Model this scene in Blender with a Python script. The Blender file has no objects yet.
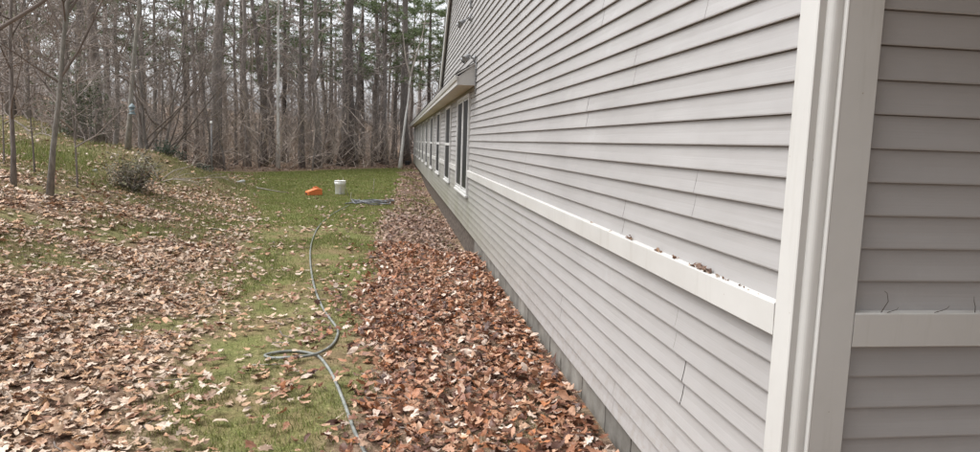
import bpy, math, random
import numpy as np
from mathutils import Matrix, Vector

# ------------------------------------------------------------------ camera, sky, sun, exposure
S = bpy.context.scene
COL = S.collection
EYE = np.array([0.0, 0.0, 1.67])
FPX, CX, CY = 688.0, 490.0, 226.0
def _basis(vp=(395.5, 139.9), roll=0.0335):
    d = np.array([vp[0]-CX, vp[1]-CY, FPX]); d /= np.linalg.norm(d)
    r = np.array([1.0, roll, 0.0]); r -= d*(r @ d); r /= np.linalg.norm(r)
    return r, d, np.cross(d, r)
BR, BD, BDN = _basis()
cam = bpy.data.cameras.new('camera')
camo = bpy.data.objects.new('camera', cam); COL.objects.link(camo)
# camera axes (x right, y up, z back) expressed in the world (X right, Y along the wall, Z up)
cx = np.array([BR[0], BD[0], -BDN[0]]); cy = -np.array([BR[1], BD[1], -BDN[1]]); cz = -np.array([BR[2], BD[2], -BDN[2]])
M4 = Matrix(((cx[0], cy[0], cz[0], EYE[0]), (cx[1], cy[1], cz[1], EYE[1]), (cx[2], cy[2], cz[2], EYE[2]), (0, 0, 0, 1)))
camo.matrix_world = M4
cam.sensor_width = 36.0; cam.sensor_fit = 'HORIZONTAL'; cam.lens = 36.0*FPX/980.0
cam.clip_start = 0.05; cam.clip_end = 3000
S.camera = camo

SUN_EL, SUN_AZ = math.radians(58), math.radians(-78)      # azimuth from +Y towards +X
w = bpy.data.worlds.new('World'); S.world = w; w.use_nodes = True
wt = w.node_tree; wt.nodes.clear()
sky = wt.nodes.new('ShaderNodeTexSky'); sky.sky_type = 'NISHITA'; sky.sun_disc = False
sky.sun_elevation = SUN_EL; sky.sun_rotation = SUN_AZ; sky.air_density = 1.0; sky.dust_density = 5.0; sky.ozone_density = 1.0
bw = wt.nodes.new('ShaderNodeRGBToBW')
tint = wt.nodes.new('ShaderNodeMix'); tint.data_type = 'RGBA'; tint.blend_type = 'MULTIPLY'; tint.inputs[0].default_value = 1.0
tint.inputs[7].default_value = (1.72, 1.76, 1.82, 1)
mixs = wt.nodes.new('ShaderNodeMix'); mixs.data_type = 'RGBA'; mixs.inputs[0].default_value = 0.90
bg = wt.nodes.new('ShaderNodeBackground'); bg.inputs[1].default_value = 0.15
out = wt.nodes.new('ShaderNodeOutputWorld')
wt.links.new(sky.outputs[0], bw.inputs[0]); wt.links.new(bw.outputs[0], tint.inputs[6])
wt.links.new(sky.outputs[0], mixs.inputs[6]); wt.links.new(tint.outputs[2], mixs.inputs[7])
wt.links.new(mixs.outputs[2], bg.inputs[0]); wt.links.new(bg.outputs[0], out.inputs[0])

sl = bpy.data.lights.new('sun', 'SUN'); sl.energy = 0.6; sl.angle = math.radians(35); sl.color = (1.0, 0.97, 0.92)
so = bpy.data.objects.new('sun', sl); COL.objects.link(so)
sdir = Vector((math.cos(SUN_EL)*math.sin(SUN_AZ), math.cos(SUN_EL)*math.cos(SUN_AZ), math.sin(SUN_EL)))
so.rotation_euler = sdir.to_track_quat('Z', 'Y').to_euler(); so.location = (-20, 20, 30)

S.render.engine = 'CYCLES'
S.view_settings.view_transform = 'Standard'; S.view_settings.look = 'None'
S.view_settings.gamma = 1.0; S.view_settings.use_curve_mapping = False
S.view_settings.exposure = 0.75
S.render.resolution_x = 1024; S.render.resolution_y = 472
S.cycles.max_bounces = 6; S.cycles.diffuse_bounces = 3; S.cycles.transparent_max_bounces = 4

# ------------------------------------------------------------------ helpers
rng = np.random.default_rng(7)
random.seed(7)
def sstep(a, b, x):
    t = np.clip((x-a)/(b-a), 0, 1); return t*t*(3-2*t)
def vnoise(x, y, s=1.0, seed=0):
    """cheap smooth value noise, 0..1"""
    x = np.asarray(x, float)*s + 37.7*seed; y = np.asarray(y, float)*s + 11.3*seed
    xi = np.floor(x); yi = np.floor(y); fx = x-xi; fy = y-yi
    fx = fx*fx*(3-2*fx); fy = fy*fy*(3-2*fy)
    def h(a, b):
        v = np.sin(a*127.1 + b*311.7)*43758.5453
        return v-np.floor(v)
    return (h(xi, yi)*(1-fx)+h(xi+1, yi)*fx)*(1-fy) + (h(xi, yi+1)*(1-fx)+h(xi+1, yi+1)*fx)*fy
def fnoise(x, y, s=1.0, seed=0):
    return .55*vnoise(x, y, s, seed)+.3*vnoise(x, y, s*2.1, seed+3)+.15*vnoise(x, y, s*4.3, seed+5)
def ground(x, y):
    x = np.asarray(x, float); y = np.asarray(y, float)
    xe = np.clip(1.6+.10*(y-4), 1.3, 3.2)
    t = np.maximum(0, -x-xe)
    ramp = .26*(np.sqrt(t*t+.35)-.59)*(t > 0)
    ramp = np.minimum(ramp, 1.72+.10*ramp)
    yt = 17+np.maximum(0, -x-7.5)*1.6
    ramp = ramp*(1-sstep(yt, yt+8.2, y))
    z = ramp + .05*(fnoise(x, y, .55, 1)-.5) + .018*(fnoise(x, y, 2.4, 2)-.5)
    z = z + .028*np.maximum(0, y-46) + .05*np.maximum(0, -x-24)
    z = z + .55*np.exp(-((x+6.4)/1.9)**2-((y-19.3)/2.2)**2)
    near = np.exp(-((x-1.15)/.45)**2)
    dip = sstep(9.6, 10.8, y)*(1-sstep(26, 40, y))
    z = z - .34*near*dip*(x < 3) + .05*np.exp(-((x-1.0)/.5)**2)*(1-dip)
    return z
def gz(x, y): return float(ground(x, y))
def proj(P):
    P = np.atleast_2d(np.asarray(P, float))-EYE
    c = P[:, :1]*BR+P[:, 1:2]*BD-P[:, 2:3]*BDN
    return np.stack([CX+FPX*c[:, 0]/c[:, 2], CY+FPX*c[:, 1]/c[:, 2], c[:, 2]], 1)
def xat(u, Y):
    """world X of the ground point at distance Y seen in the direction u"""
    X = (u-395.5)/FPX*Y
    for _ in range(6):
        X += (u-proj((X, Y, gz(X, Y)))[0, 0])/FPX*Y
    return X

def mesh_np(name, V, Fc, mat=None, smooth=False, attr=None):
    """V (N,3), Fc (M,k) array or list of such arrays"""
    if not isinstance(Fc, list): Fc = [Fc]
    me = bpy.data.meshes.new(name)
    V = np.ascontiguousarray(V, dtype=np.float32)
    me.vertices.add(len(V)); me.vertices.foreach_set('co', V.ravel())
    loops = np.concatenate([f.ravel() for f in Fc]).astype(np.int32)
    tot = np.concatenate([np.full(len(f), f.shape[1], np.int32) for f in Fc])
    st = np.concatenate([[0], np.cumsum(tot)[:-1]]).astype(np.int32)
    me.loops.add(len(loops)); me.loops.foreach_set('vertex_index', loops)
    me.polygons.add(len(tot)); me.polygons.foreach_set('loop_start', st)
    me.polygons.foreach_set('use_smooth', np.full(len(tot), bool(smooth)))
    me.update(calc_edges=True); me.validate()
    if attr is not None:
        for an, av in attr.items():
            av = np.asarray(av, np.float32)
            if av.ndim == 2:
                a = me.attributes.new(an, 'FLOAT_COLOR', 'POINT')
                if av.shape[1] == 3: av = np.concatenate([av, np.ones((len(av), 1), np.float32)], 1)
                a.data.foreach_set('color', np.ascontiguousarray(av).ravel())
            else:
                a = me.attributes.new(an, 'FLOAT', 'POINT'); a.data.foreach_set('value', av)
    if mat: me.materials.append(mat)
    return me
def link(name, me, parent=None, loc=None, rz=0):
    o = bpy.data.objects.new(name, me); COL.objects.link(o)
    if parent: o.parent = parent
    if loc is not None: o.location = loc
    if rz: o.rotation_euler.z = rz
    return o
def empty(name, loc=(0, 0, 0)):
    o = link(name, None, None, loc); o.empty_display_size = .2; return o
def tag(o, label=None, cat=None, group=None, kind=None):
    if label: o['label'] = label
    if cat: o['category'] = cat
    if group: o['group'] = group
    if kind: o['kind'] = kind
    return o

class MB:
    """collects shapes into one mesh"""
    def __init__(s): s.v = []; s.f = {}; s.n = 0
    def add(s, V, *F):
        V = np.asarray(V, float); s.v.append(V)
        for f in F:
            f = np.asarray(f, int)
            if len(f): s.f.setdefault(f.shape[1], []).append(f+s.n)
        s.n += len(V); return s
    def box(s, a, b, rz=0, piv=None, bev=0):
        (x0, y0, z0), (x1, y1, z1) = a, b
        V = np.array([(x, y, z) for z in (z0, z1) for x, y in ((x0, y0), (x1, y0), (x1, y1), (x0, y1))], float)
        if rz:
            p = np.array(piv if piv is not None else (((x0+x1)/2), (y0+y1)/2)); c, sn = math.cos(rz), math.sin(rz)
            q = V[:, :2]-p; V[:, :2] = np.stack([q[:, 0]*c-q[:, 1]*sn, q[:, 0]*sn+q[:, 1]*c], 1)+p
        return s.add(V, [(0, 3, 2, 1), (4, 5, 6, 7), (0, 1, 5, 4), (1, 2, 6, 5), (2, 3, 7, 6), (3, 0, 4, 7)])
    def tube(s, P, R, n=8, cap=True):
        P = np.asarray(P, float); m = len(P); R = np.broadcast_to(np.asarray(R, float), (m,))
        T = np.gradient(P, axis=0); T /= np.linalg.norm(T, axis=1)[:, None]+1e-9
        u = np.cross(T[0], (0, 0, 1.0) if abs(T[0][2]) < .9 else (1.0, 0, 0)); u /= np.linalg.norm(u)
        a = np.arange(n)*2*np.pi/n; V = []
        for i in range(m):
            u = u-T[i]*(u @ T[i]); u /= np.linalg.norm(u)+1e-9; w_ = np.cross(T[i], u)
            V.append(P[i]+R[i]*(np.cos(a)[:, None]*u+np.sin(a)[:, None]*w_))
        V = np.concatenate(V)
        i = np.arange(m-1)[:, None]*n; j = np.arange(n)[None]; k = (j+1) % n
        Q = np.stack([i+j, i+k, i+n+k, i+n+j], -1).reshape(-1, 4)
        if cap:
            c0 = len(V); V = np.concatenate([V, P[:1], P[-1:]]); jj = np.arange(n); kk = (jj+1) % n
            T1 = np.stack([np.full(n, c0), kk, jj], 1); T2 = np.stack([np.full(n, c0+1), (m-1)*n+jj, (m-1)*n+kk], 1)
            return s.add(V, Q, np.concatenate([T1, T2]))
        return s.add(V, Q)
    def lathe(s, prof, n=24, c=(0, 0, 0)):
        pr = np.asarray(prof, float); m = len(pr); a = np.arange(n)*2*np.pi/n
        V = np.stack([pr[:, :1]*np.cos(a), pr[:, :1]*np.sin(a), np.repeat(pr[:, 1:], n, 1)], -1).reshape(-1, 3)+np.array(c)
        i = np.arange(m-1)[:, None]*n; j = np.arange(n)[None]; k = (j+1) % n
        return s.add(V, np.stack([i+j, i+k, i+n+k, i+n+j], -1).reshape(-1, 4))
    def prism(s, poly, axis, a, b):
        """poly: list of 2D points (counter-clockwise or not); axis: 'x','y','z'"""
        p = np.asarray(poly, float); n = len(p)
        def put(t):
            z = np.full((n, 1), t) if np.isscalar(t) else np.asarray(t, float).reshape(n, 1)
            if axis == 'z': return np.concatenate([p, z], 1)
            if axis == 'y': return np.concatenate([p[:, :1], z, p[:, 1:]], 1)
            return np.concatenate([z, p], 1)
        V = np.concatenate([put(a), put(b)]); j = np.arange(n); k = (j+1) % n
        s.add(V, np.stack([j, k, n+k, n+j], 1))
        s.f.setdefault(n, []).append(np.array([list(range(n))[::-1]])+s.n-2*n)
        s.f.setdefault(n, []).append(np.array([list(range(n, 2*n))])+s.n-2*n)
        return s
    def build(s, name, mat, parent=None, smooth=False, loc=None, bevel=0, attr=None, recalc=False):
        me = mesh_np(name, np.concatenate(s.v), [np.concatenate(f) for f in s.f.values()], mat, smooth, attr)
        if recalc:
            import bmesh
            bm = bmesh.new(); bm.from_mesh(me); bmesh.ops.recalc_face_normals(bm, faces=bm.faces); bm.to_mesh(me); bm.free()
        o = link(name, me, parent, loc)
        if bevel:
            m = o.modifiers.new('bevel', 'BEVEL'); m.width = bevel; m.segments = 2; m.limit_method = 'ANGLE'
        return o

# ------------------------------------------------------------------ materials
class Mat:
    def __init__(s, name, rough=.6, spec=.3):
        s.m = bpy.data.materials.new(name); s.m.use_nodes = True; s.t = s.m.node_tree
        s.b = s.t.nodes['Principled BSDF']; s.b.inputs['Roughness'].default_value = rough
        s.b.inputs['Specular IOR Level'].default_value = spec
    def n(s, ty, **k):
        nd = s.t.nodes.new('ShaderNode'+ty)
        for a, v in k.items(): setattr(nd, a, v)
        return nd
    def l(s, a, b): s.t.links.new(a, b)
    def coord(s, scale=(1, 1, 1), which='Object', rot=(0, 0, 0)):
        c = s.n('TexCoord'); m = s.n('Mapping'); m.inputs['Scale'].default_value = scale; m.inputs['Rotation'].default_value = rot
        s.l(c.outputs[which], m.inputs[0]); return m.outputs[0]
    def noise(s, vec, scale, detail=4, rough=.55):
        nd = s.n('TexNoise'); nd.inputs['Scale'].default_value = scale; nd.inputs['Detail'].default_value = detail
        nd.inputs['Roughness'].default_value = rough
        if vec is not None: s.l(vec, nd.inputs['Vector'])
        return nd.outputs[0]
    def ramp(s, fac, stops):
        r = s.n('ValToRGB'); e = r.color_ramp.elements
        while len(e) < len(stops): e.new(.5)
        for q, (p, c) in zip(e, stops):
            q.position = p; q.color = (*c, 1) if len(c) == 3 else c
        s.l(fac, r.inputs[0]); return r.outputs[0]
    def mix(s, fac, a, b, blend='MIX'):
        m = s.n('Mix', data_type='RGBA', blend_type=blend)
        for i, v in ((0, fac), (6, a), (7, b)):
            if isinstance(v, (int, float)): m.inputs[i].default_value = v
            elif isinstance(v, tuple): m.inputs[i].default_value = (*v, 1) if len(v) == 3 else v
            else: s.l(v, m.inputs[i])
        return m.outputs[2]
    def math(s, op, a, b=0.0, clamp=False):
        m = s.n('Math', operation=op, use_clamp=clamp)
        for i, v in ((0, a), (1, b)):
            if isinstance(v, (int, float)): m.inputs[i].default_value = v
            else: s.l(v, m.inputs[i])
        return m.outputs[0]
    def attr(s, name, out='Fac'):
        a = s.n('Attribute', attribute_name=name); return a.outputs[out]
    def bump(s, h, strength=.3, dist=.01):
        b = s.n('Bump'); b.inputs['Strength'].default_value = strength; b.inputs['Distance'].default_value = dist
        s.l(h, b.inputs['Height']); s.l(b.outputs[0], s.b.inputs['Normal'])
    def color(s, c):
        if isinstance(c, tuple): s.b.inputs['Base Color'].default_value = (*c, 1)
        else: s.l(c, s.b.inputs['Base Color'])
        return s
    def rnd(s): return s.n('ObjectInfo').outputs['Random']

def simple(name, c, rough=.5, spec=.3, var=.12, scale=12, bump=0):
    M = Mat(name, rough, spec); v = M.coord()
    nz = M.noise(v, scale, 5)
    a = tuple(x*(1-var) for x in c); b = tuple(min(1, x*(1+var)) for x in c)
    M.color(M.ramp(nz, [(.3, a), (.7, b)]))
    if bump: M.bump(nz, bump, .01)
    return M.m

def siding_mat(name, along):
    M = Mat(name, .42, .35)
    st = (6, .6, 40) if along == 'y' else (.6, 6, 40)
    v = M.coord(st); grain = M.noise(v, 3.0, 5, .6)
    v2 = M.coord(); blot = M.noise(v2, 1.1, 5, .6)
    base = M.ramp(blot, [(.30, (.292, .277, .267)), (.52, (.327, .311, .301)), (.75, (.352, .336, .325))])
    base = M.mix(M.math('MULTIPLY', grain, .30), base, (.230, .220, .210))
    # per-panel batch difference
    hsv = M.n('HueSaturation'); M.l(base, hsv.inputs['Color'])
    M.l(M.math('ADD', M.math('MULTIPLY', M.rnd(), .05), .975), hsv.inputs['Value'])
    col = hsv.outputs[0]
    # water runs and chalky scuffs
    v3 = M.coord((9, 9, .9)); runs = M.noise(v3, 1.0, 4, .65)
    col = M.mix(M.math('MULTIPLY', M.ramp(runs, [(.55, (0, 0, 0)), (.78, (1, 1, 1))]), .16), col, (.27, .25, .23))
    v4 = M.coord((1, 1, 1)); sc = M.noise(v4, 2.3, 6, .7)
    col = M.mix(M.math('MULTIPLY', M.ramp(sc, [(.60, (0, 0, 0)), (.72, (1, 1, 1))]), .35), col, (.40, .393, .386))
    # green algae low on the wall near the windows
    sep = M.n('SeparateXYZ'); M.l(M.coord(), sep.inputs[0])
    low = M.n('MapRange'); low.inputs[1].default_value = 1.6; low.inputs[2].default_value = .4; M.l(sep.outputs[2], low.inputs[0])
    far = M.n('MapRange'); far.inputs[1].default_value = 5.5; far.inputs[2].default_value = 11.0; M.l(sep.outputs[1], far.inputs[0])
    al = M.math('MULTIPLY', low.outputs[0], far.outputs[0])
    al = M.math('MULTIPLY', al, M.ramp(M.noise(M.coord((1.5, .7, .7)), 1.3, 5, .7), [(.28, (.2, .2, .2)), (.6, (1, 1, 1))]))
    col = M.mix(M.math('MULTIPLY', al, .85, True), col, (.17, .17, .12))
    spl = M.n('MapRange'); spl.inputs[1].default_value = .62; spl.inputs[2].default_value = .22; M.l(sep.outputs[2], spl.inputs[0])
    sn = M.ramp(M.noise(M.coord((1, 1, 1)), 16, 6, .75), [(.45, (0, 0, 0)), (.62, (1, 1, 1))])
    col = M.mix(M.math('MULTIPLY', M.math('MULTIPLY', spl.outputs[0], sn), .45, True), col, (.20, .165, .125))
    gr = M.noise(M.coord((1, 1, 1)), .45, 4, .6)
    col = M.mix(M.math('MULTIPLY', M.ramp(gr, [(.4, (0, 0, 0)), (.7, (1, 1, 1))]), .22), col, (.25, .235, .218))
    M.color(col)
    h = M.math('ADD', M.math('MULTIPLY', grain, .45), M.math('MULTIPLY', M.noise(M.coord((1, 1, 3)), 2.2, 2), 4.0))
    M.bump(h, .30, .006)
    return M.m
def trim_mat():
    M = Mat('white_trim_paint', .42, .35); v = M.coord()
    base = M.ramp(M.noise(v, 1.4, 5, .65), [(.3, (.420, .405, .380)), (.65, (.480, .467, .442))])
    runs = M.noise(M.coord((14, 14, 1.2)), 1.0, 4, .7)
    col = M.mix(M.math('MULTIPLY', M.ramp(runs, [(.55, (0, 0, 0)), (.8, (1, 1, 1))]), .40), base, (.30, .275, .235))
    sp = M.n('TexVoronoi'); sp.inputs['Scale'].default_value = 13; M.l(v, sp.inputs['Vector'])
    col = M.mix(M.math('MULTIPLY', M.math('LESS_THAN', sp.outputs['Distance'], .035), .5), col, (.22, .17, .13))
    M.color(col); M.bump(M.noise(M.coord((3, 3, 3)), 6, 4), .12, .004); return M.m

MT = {}
MT['siding'] = siding_mat('greige_vinyl_siding', 'y')
MT['siding_x'] = siding_mat('greige_vinyl_siding_front', 'x')
MT['trim'] = trim_mat()
MT['soffit'] = simple('cream_bounce_soffit', (.60, .54, .44), .6, .2, .06, 4)  # yellowish tone carries warm bounced light in the base colour
MT['backing'] = simple('wall_sheathing', (.20, .18, .16), .9, .1)
MT['frame'] = simple('white_window_frame', (.52, .51, .49), .4, .4, .05, 8)
def glass():
    M = Mat('dark_window_glass', .35, .12); M.color(M.ramp(M.noise(M.coord(), .8, 2), [(.3, (.018, .02, .022)), (.7, (.035, .036, .038))])); return M.m
MT['glass'] = glass()
def concrete():
    M = Mat('weathered_grey_foundation', .9, .15); n1 = M.noise(M.coord((1, 1, 1)), 5, 6, .65)
    run = M.noise(M.coord((8, 8, .7)), 2.0, 5, .7)
    c = M.ramp(n1, [(.3, (.115, .104, .090)), (.7, (.225, .210, .186))])
    c = M.mix(M.math('MULTIPLY', M.ramp(run, [(.45, (0, 0, 0)), (.75, (1, 1, 1))]), .6), c, (.12, .105, .085))
    hs = M.n('HueSaturation'); M.l(c, hs.inputs['Color']); M.l(M.math('ADD', M.math('MULTIPLY', M.rnd(), .4), .8), hs.inputs['Value'])
    M.color(hs.outputs[0]); M.bump(n1, .5, .008); return M.m
MT['concrete'] = concrete()
MT['rubble'] = simple('dark_rough_foundation', (.10, .082, .068), .95, .1, .45, 14, .8)
MT['shingle'] = simple('asphalt_shingle', (.07, .068, .066), .95, .1, .3, 30)
MT['black'] = simple('black_plastic', (.03, .03, .032), .45, .3, .2)
MT['metal'] = simple('grey_metal', (.20, .20, .20), .4, .4, .2)
MT['bucket'] = simple('white_bucket_plastic', (.80, .80, .77), .45, .4, .06, 6)
MT['orange'] = simple('orange_plastic', (.70, .19, .06), .45, .4, .1, 8)
MT['feeder'] = simple('blue_grey_feeder', (.19, .235, .245), .5, .3, .15, 20)
MT['stone'] = simple('pale_field_stone', (.42, .41, .39), .9, .2, .35, 6, .5)
MT['hose'] = simple('grey_green_hose', (.185, .190, .170), .45, .35, .35, 14)
MT['hose_end'] = simple('dull_brass', (.32, .27, .17), .4, .4, .1)
MT['grey_hose'] = simple('grey_flat_hose', (.15, .15, .155), .5, .3, .2, 10)
MT['stick'] = simple('bleached_stick', (.30, .265, .22), .85, .2, .25, 20, .4)

def bark(name, lo, hi, vs=(7, 7, 1.1), lichen=.25, bump=.6):
    M = Mat(name, .92, .12); v = M.coord(vs)
    n1 = M.noise(v, 3.2, 6, .7); n2 = M.noise(M.coord((1, 1, .6)), 1.7, 4, .6)
    c = M.ramp(n1, [(.32, lo), (.66, hi)])
    if lichen: c = M.mix(M.math('MULTIPLY', M.ramp(n2, [(.52, (0, 0, 0)), (.66, (1, 1, 1))]), lichen), c, (.22, .225, .19))
    hs = M.n('HueSaturation'); M.l(c, hs.inputs['Color']); M.l(M.math('ADD', M.math('MULTIPLY', M.rnd(), .55), .72), hs.inputs['Value'])
    M.color(hs.outputs[0]); M.bump(n1, bump, .03); return M.m
MT['bark'] = bark('grey_brown_bark', (.125, .106, .095), (.315, .278, .255))
MT['bark_dark'] = bark('dark_pine_bark', (.095, .079, .070), (.225, .193, .175), (5, 5, 1.2), .15)
MT['bark_pale'] = bark('pale_grey_bark', (.15, .137, .120), (.32, .295, .262), (6, 6, 2.5), .6, .6)
MT['twig'] = simple('bare_twig', (.315, .270, .242), .9, .1, .3, 3)
MT['twig_dark'] = simple('grey_brown_twig', (.17, .140, .122), .9, .1, .3, 3)
MT['twig_wet'] = simple('wet_dark_twig', (.06, .045, .035), .8, .2, .3, 40)
MT['brush'] = simple('dry_brush_twig', (.40, .335, .285), .9, .1, .3, 3)
MT['twig_pale'] = simple('pale_bare_twig', (.34, .30, .26), .9, .1, .25, 3)
def birch():
    M = Mat('white_birch_bark', .7, .2); n1 = M.noise(M.coord((1.5, 1.5, 14)), 2.2, 4, .6); n2 = M.noise(M.coord((2, 2, 1.2)), 1.6, 4)
    c = M.ramp(n2, [(.3, (.55, .52, .49)), (.6, (.76, .745, .71))])
    c = M.mix(M.ramp(n1, [(.62, (0, 0, 0)), (.70, (1, 1, 1))]), c, (.10, .085, .075)); M.color(c); M.bump(n1, .2, .01); return M.m
MT['birch'] = birch()
def leafmat(name, rough=.65, trans=.15, spec=.25):
    M = Mat(name, rough, spec); a = M.attr('col', 'Color')
    nz = M.noise(M.coord(), 60, 3)
    c = M.mix(.35, a, M.ramp(nz, [(.3, (.25, .22, .2)), (.7, (.85, .85, .85))]), 'OVERLAY')
    M.color(c); M.b.inputs['Transmission Weight'].default_value = 0
    tr = M.n('BsdfTranslucent'); M.l(c, tr.inputs[0]); mx = M.n('MixShader'); mx.inputs[0].default_value = trans
    o = M.t.nodes['Material Output']; M.l(M.b.outputs[0], mx.inputs[1]); M.l(tr.outputs[0], mx.inputs[2]); M.l(mx.outputs[0], o.inputs[0])
    return M.m
MT['leaf'] = leafmat('dead_leaf', .5, .12, .35)
MT['blade'] = leafmat('grass_blade', .6, .25, .2)
MT['green'] = leafmat('evergreen_leaf', .5, .15, .3)

# lawn / forest masks (used for the ground colour, the grass and the leaves)
def lawn_far(x): return np.where(x > -6.3, 31.4+(x+6.3)*1.5, 31.4)
def litter(x, y):
    """share of ground hidden by fallen leaves"""
    n = fnoise(x, y, .9, 11); n2 = fnoise(x, y, .33, 12)
    es = -.16+.50*(fnoise(y, x*0, .8, 13)-.5)+.42*sstep(17, 30, y)
    strip = sstep(es-.22, es+.16, x+.30*(n-.5))*(.72+.28*sstep(.25, .5, n))
    el = -1.22-.165*(y-4)
    bank = sstep(el+.50, el-.45, x+1.1*(n-.5))
    bank = bank*(1-.58*sstep(13, 20, y+3*(n2-.5)))*(.28+.72*sstep(.36, .54, .6*n+.4*n2))
    bank = bank*(1-.3*sstep(-4.5, -8, x)*sstep(.5, .65, n2))*(1-.85*np.exp(-((x+7.2)/1.1)**2-((y-15.8)/1.8)**2))
    sparse = (.055+.20*sstep(.45, .68, fnoise(x, y, 1.1, 14)))*(1-sstep(9, 21, y))+.03*(1-sstep(20, 30, y))
    forest = sstep(0, 3, y-lawn_far(x))*.9
    forest = np.maximum(forest, sstep(-11, -14, x)*.6)
    return np.clip(np.maximum.reduce([strip*(1-.50*sstep(11, 24, y)*sstep(.62, .40, n)), bank, sparse+0*x, forest]), 0, 1)

def ground_mat():
    M = Mat('soil_moss_and_leaf_mould', .95, .1); v = M.coord()
    n1 = M.noise(v, 1.3, 5, .65); n2 = M.noise(v, 9, 6, .7); n3 = M.noise(v, 45, 4, .7)
    moss = M.ramp(n2, [(.3, (.075, .095, .026)), (.52, (.135, .142, .046)), (.74, (.24, .20, .10))])
    green = M.ramp(n2, [(.3, (.085, .105, .030)), (.7, (.165, .170, .060))])
    dirt = M.ramp(n2, [(.3, (.115, .078, .042)), (.7, (.27, .19, .105))])
    moss = M.mix(.55, moss, M.ramp(n3, [(.3, (.12, .12, .12)), (.5, (.5, .5, .5)), (.7, (.9, .9, .9))]), 'OVERLAY')
    c = M.mix(M.attr('lush'), moss, green)
    c = M.mix(M.ramp(n1, [(.46, (0, 0, 0)), (.62, (.75, .75, .75))]), c, dirt)
    lf = M.ramp(n3, [(.25, (.065, .040, .028)), (.5, (.19, .125, .088)), (.75, (.33, .24, .18))])
    c = M.mix(M.attr('litter'), c, lf)
    M.color(c); M.bump(M.math('ADD', n3, M.math('MULTIPLY', n2, 2.0)), .6, .02); return M.m
MT['ground'] = ground_mat()

# ------------------------------------------------------------------ the setting: ground
def build_ground():
    xs = np.concatenate([np.linspace(-400, -40, 14)[:-1], np.linspace(-40, -10, 50)[:-1], np.arange(-10, 1.6, .11), np.linspace(1.6, 10, 14), np.linspace(14, 400, 14)])
    ys = np.concatenate([np.linspace(-300, -3, 12)[:-1], np.arange(-3, 16, .12), np.arange(16, 45, .3), np.linspace(45, 120, 50), np.linspace(130, 600, 16)])
    X, Y = np.meshgrid(xs, ys); x = X.ravel(); y = Y.ravel(); z = ground(x, y)
    z = np.where(x > 2.2, np.minimum(z, 0.02), z)
    nx, ny = len(xs), len(ys); i = np.arange(ny-1)[:, None]*nx+np.arange(nx-1)[None]
    Fq = np.stack([i, i+1, i+nx+1, i+nx], -1).reshape(-1, 4)
    lt = litter(x, y); lush = sstep(8, 22, y)*(1-sstep(-3, 1, y-lawn_far(x)))*(1-sstep(-3.4, -4.8, x)*(1-sstep(20, 25, y)))
    me = mesh_np('ground', np.stack([x, y, z], 1), Fq, MT['ground'], True, {'litter': lt, 'lush': lush})
    o = link('ground', me); o['kind'] = 'structure'
build_ground()

# ------------------------------------------------------------------ the house
A = 1.19                     # outer face of the long wall's siding
EX = .0975                   # siding exposure
Z0 = .2285                   # bottom of the lowest course
YC, YG, YE = 1.83, 18.3, 46.0  # near wall, end of the gable, far end of the house
RZ, RS = 3.05, .705          # gable springing height and slope
YM = (YC+YG)/2
house = empty('clapboard_house', (0, 0, 0))
tag(house, 'long house with greige clapboard siding and white trim beside the leaf strip', 'house')
def rake_y(z):
    d = max(0, (z-RZ)/RS); return YC+d, YG-d

MBk = MB()
poly = [(YC+.02, Z0), (YG, Z0), (YG, RZ), (YM, RZ+RS*(YM-YC)), (YC+.02, RZ)]
MBk.prism([(y, z) for y, z in poly], 'x', A+.016, A+.15)
long_wall = MBk.build('side_wall', MT['backing'], house)
wing_wall = MB().box((A+.016, YG+.002, Z0), (A+.15, YE, 2.85)).build('wing_wall', MT['backing'], house)
front_wall = MB().box((A+.152, YC+.016, Z0), (9, YC+.15, RZ)).build('front_wall', MT['backing'], house)
end_wall = MB().box((A+.151, YE-.15, -.3), (9, YE, 2.85)).build('end_wall', MT['backing'], house)

def panel_profile(z, nc, top_in=True):
    """(offset outward, height) of a panel of nc courses, from top down"""
    p = []
    for c in range(nc-1, -1, -1):
        zb = z+c*EX
        p += [(.0035, zb+EX-.001), (.0095, zb+EX*.5), (.0178, zb+.006), (.0172, zb+.0015), (.0150, zb), (.0005, zb+.002)]
    return p
def panel(y0, y1, z, nc, parent, axis='y', rake=False):
    p = panel_profile(z, nc); n = len(p); seg = 2
    V = []
    wob = [random.uniform(-.0012, .0012) for _ in range(seg+1)]; zw = [random.uniform(-.0012, .0012) for _ in range(seg+1)]
    for s in range(seg+1):
        for (o, h) in p:
            a0, a1 = y0, y1
            if rake:
                lo, hi = rake_y(h); a0 = max(y0, lo); a1 = min(y1, hi)
                if a1 < a0: a0 = a1 = min(max((lo+hi)/2, y0), y1)
            t = a0+(a1-a0)*s/seg
            oo = o+wob[s]*(o > .001); hh = h+zw[s]*.5
            V.append((A+.016-oo, t, hh) if axis == 'y' else (t, YC+.016-oo, hh))
    i = np.arange(seg)[:, None]*n+np.arange(n-1)[None]
    Q = np.stack([i, i+1, i+n+1, i+n], -1).reshape(-1, 4)
    if axis == 'y': Q = Q[:, ::-1]
    me = mesh_np('siding_panel', np.array(V), Q, MT['siding' if axis == 'y' else 'siding_x'])
    return link('siding_panel', me, parent)
def run(ya, yb, z, nc, parent, first=None, axis='y', rake=False, L=3.66):
    y = ya; nxt = ya+(first if first else random.uniform(.5, L))
    while y < yb-.01:
        e = min(nxt, yb)
        if yb-e < .25: e = yb
        panel(y, e-(random.uniform(.002, .0055) if e < yb else 0), z, nc, parent, axis, rake)
        y = e; nxt = e+L
BELT0, BELT1 = Z0+9*EX, Z0+10*EX       # 1.106 .. 1.2035
YT = 1.933
rows = [(Z0+c*EX, 2) for c in (0, 2, 4, 6)]+[(Z0+8*EX, 1)]
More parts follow.
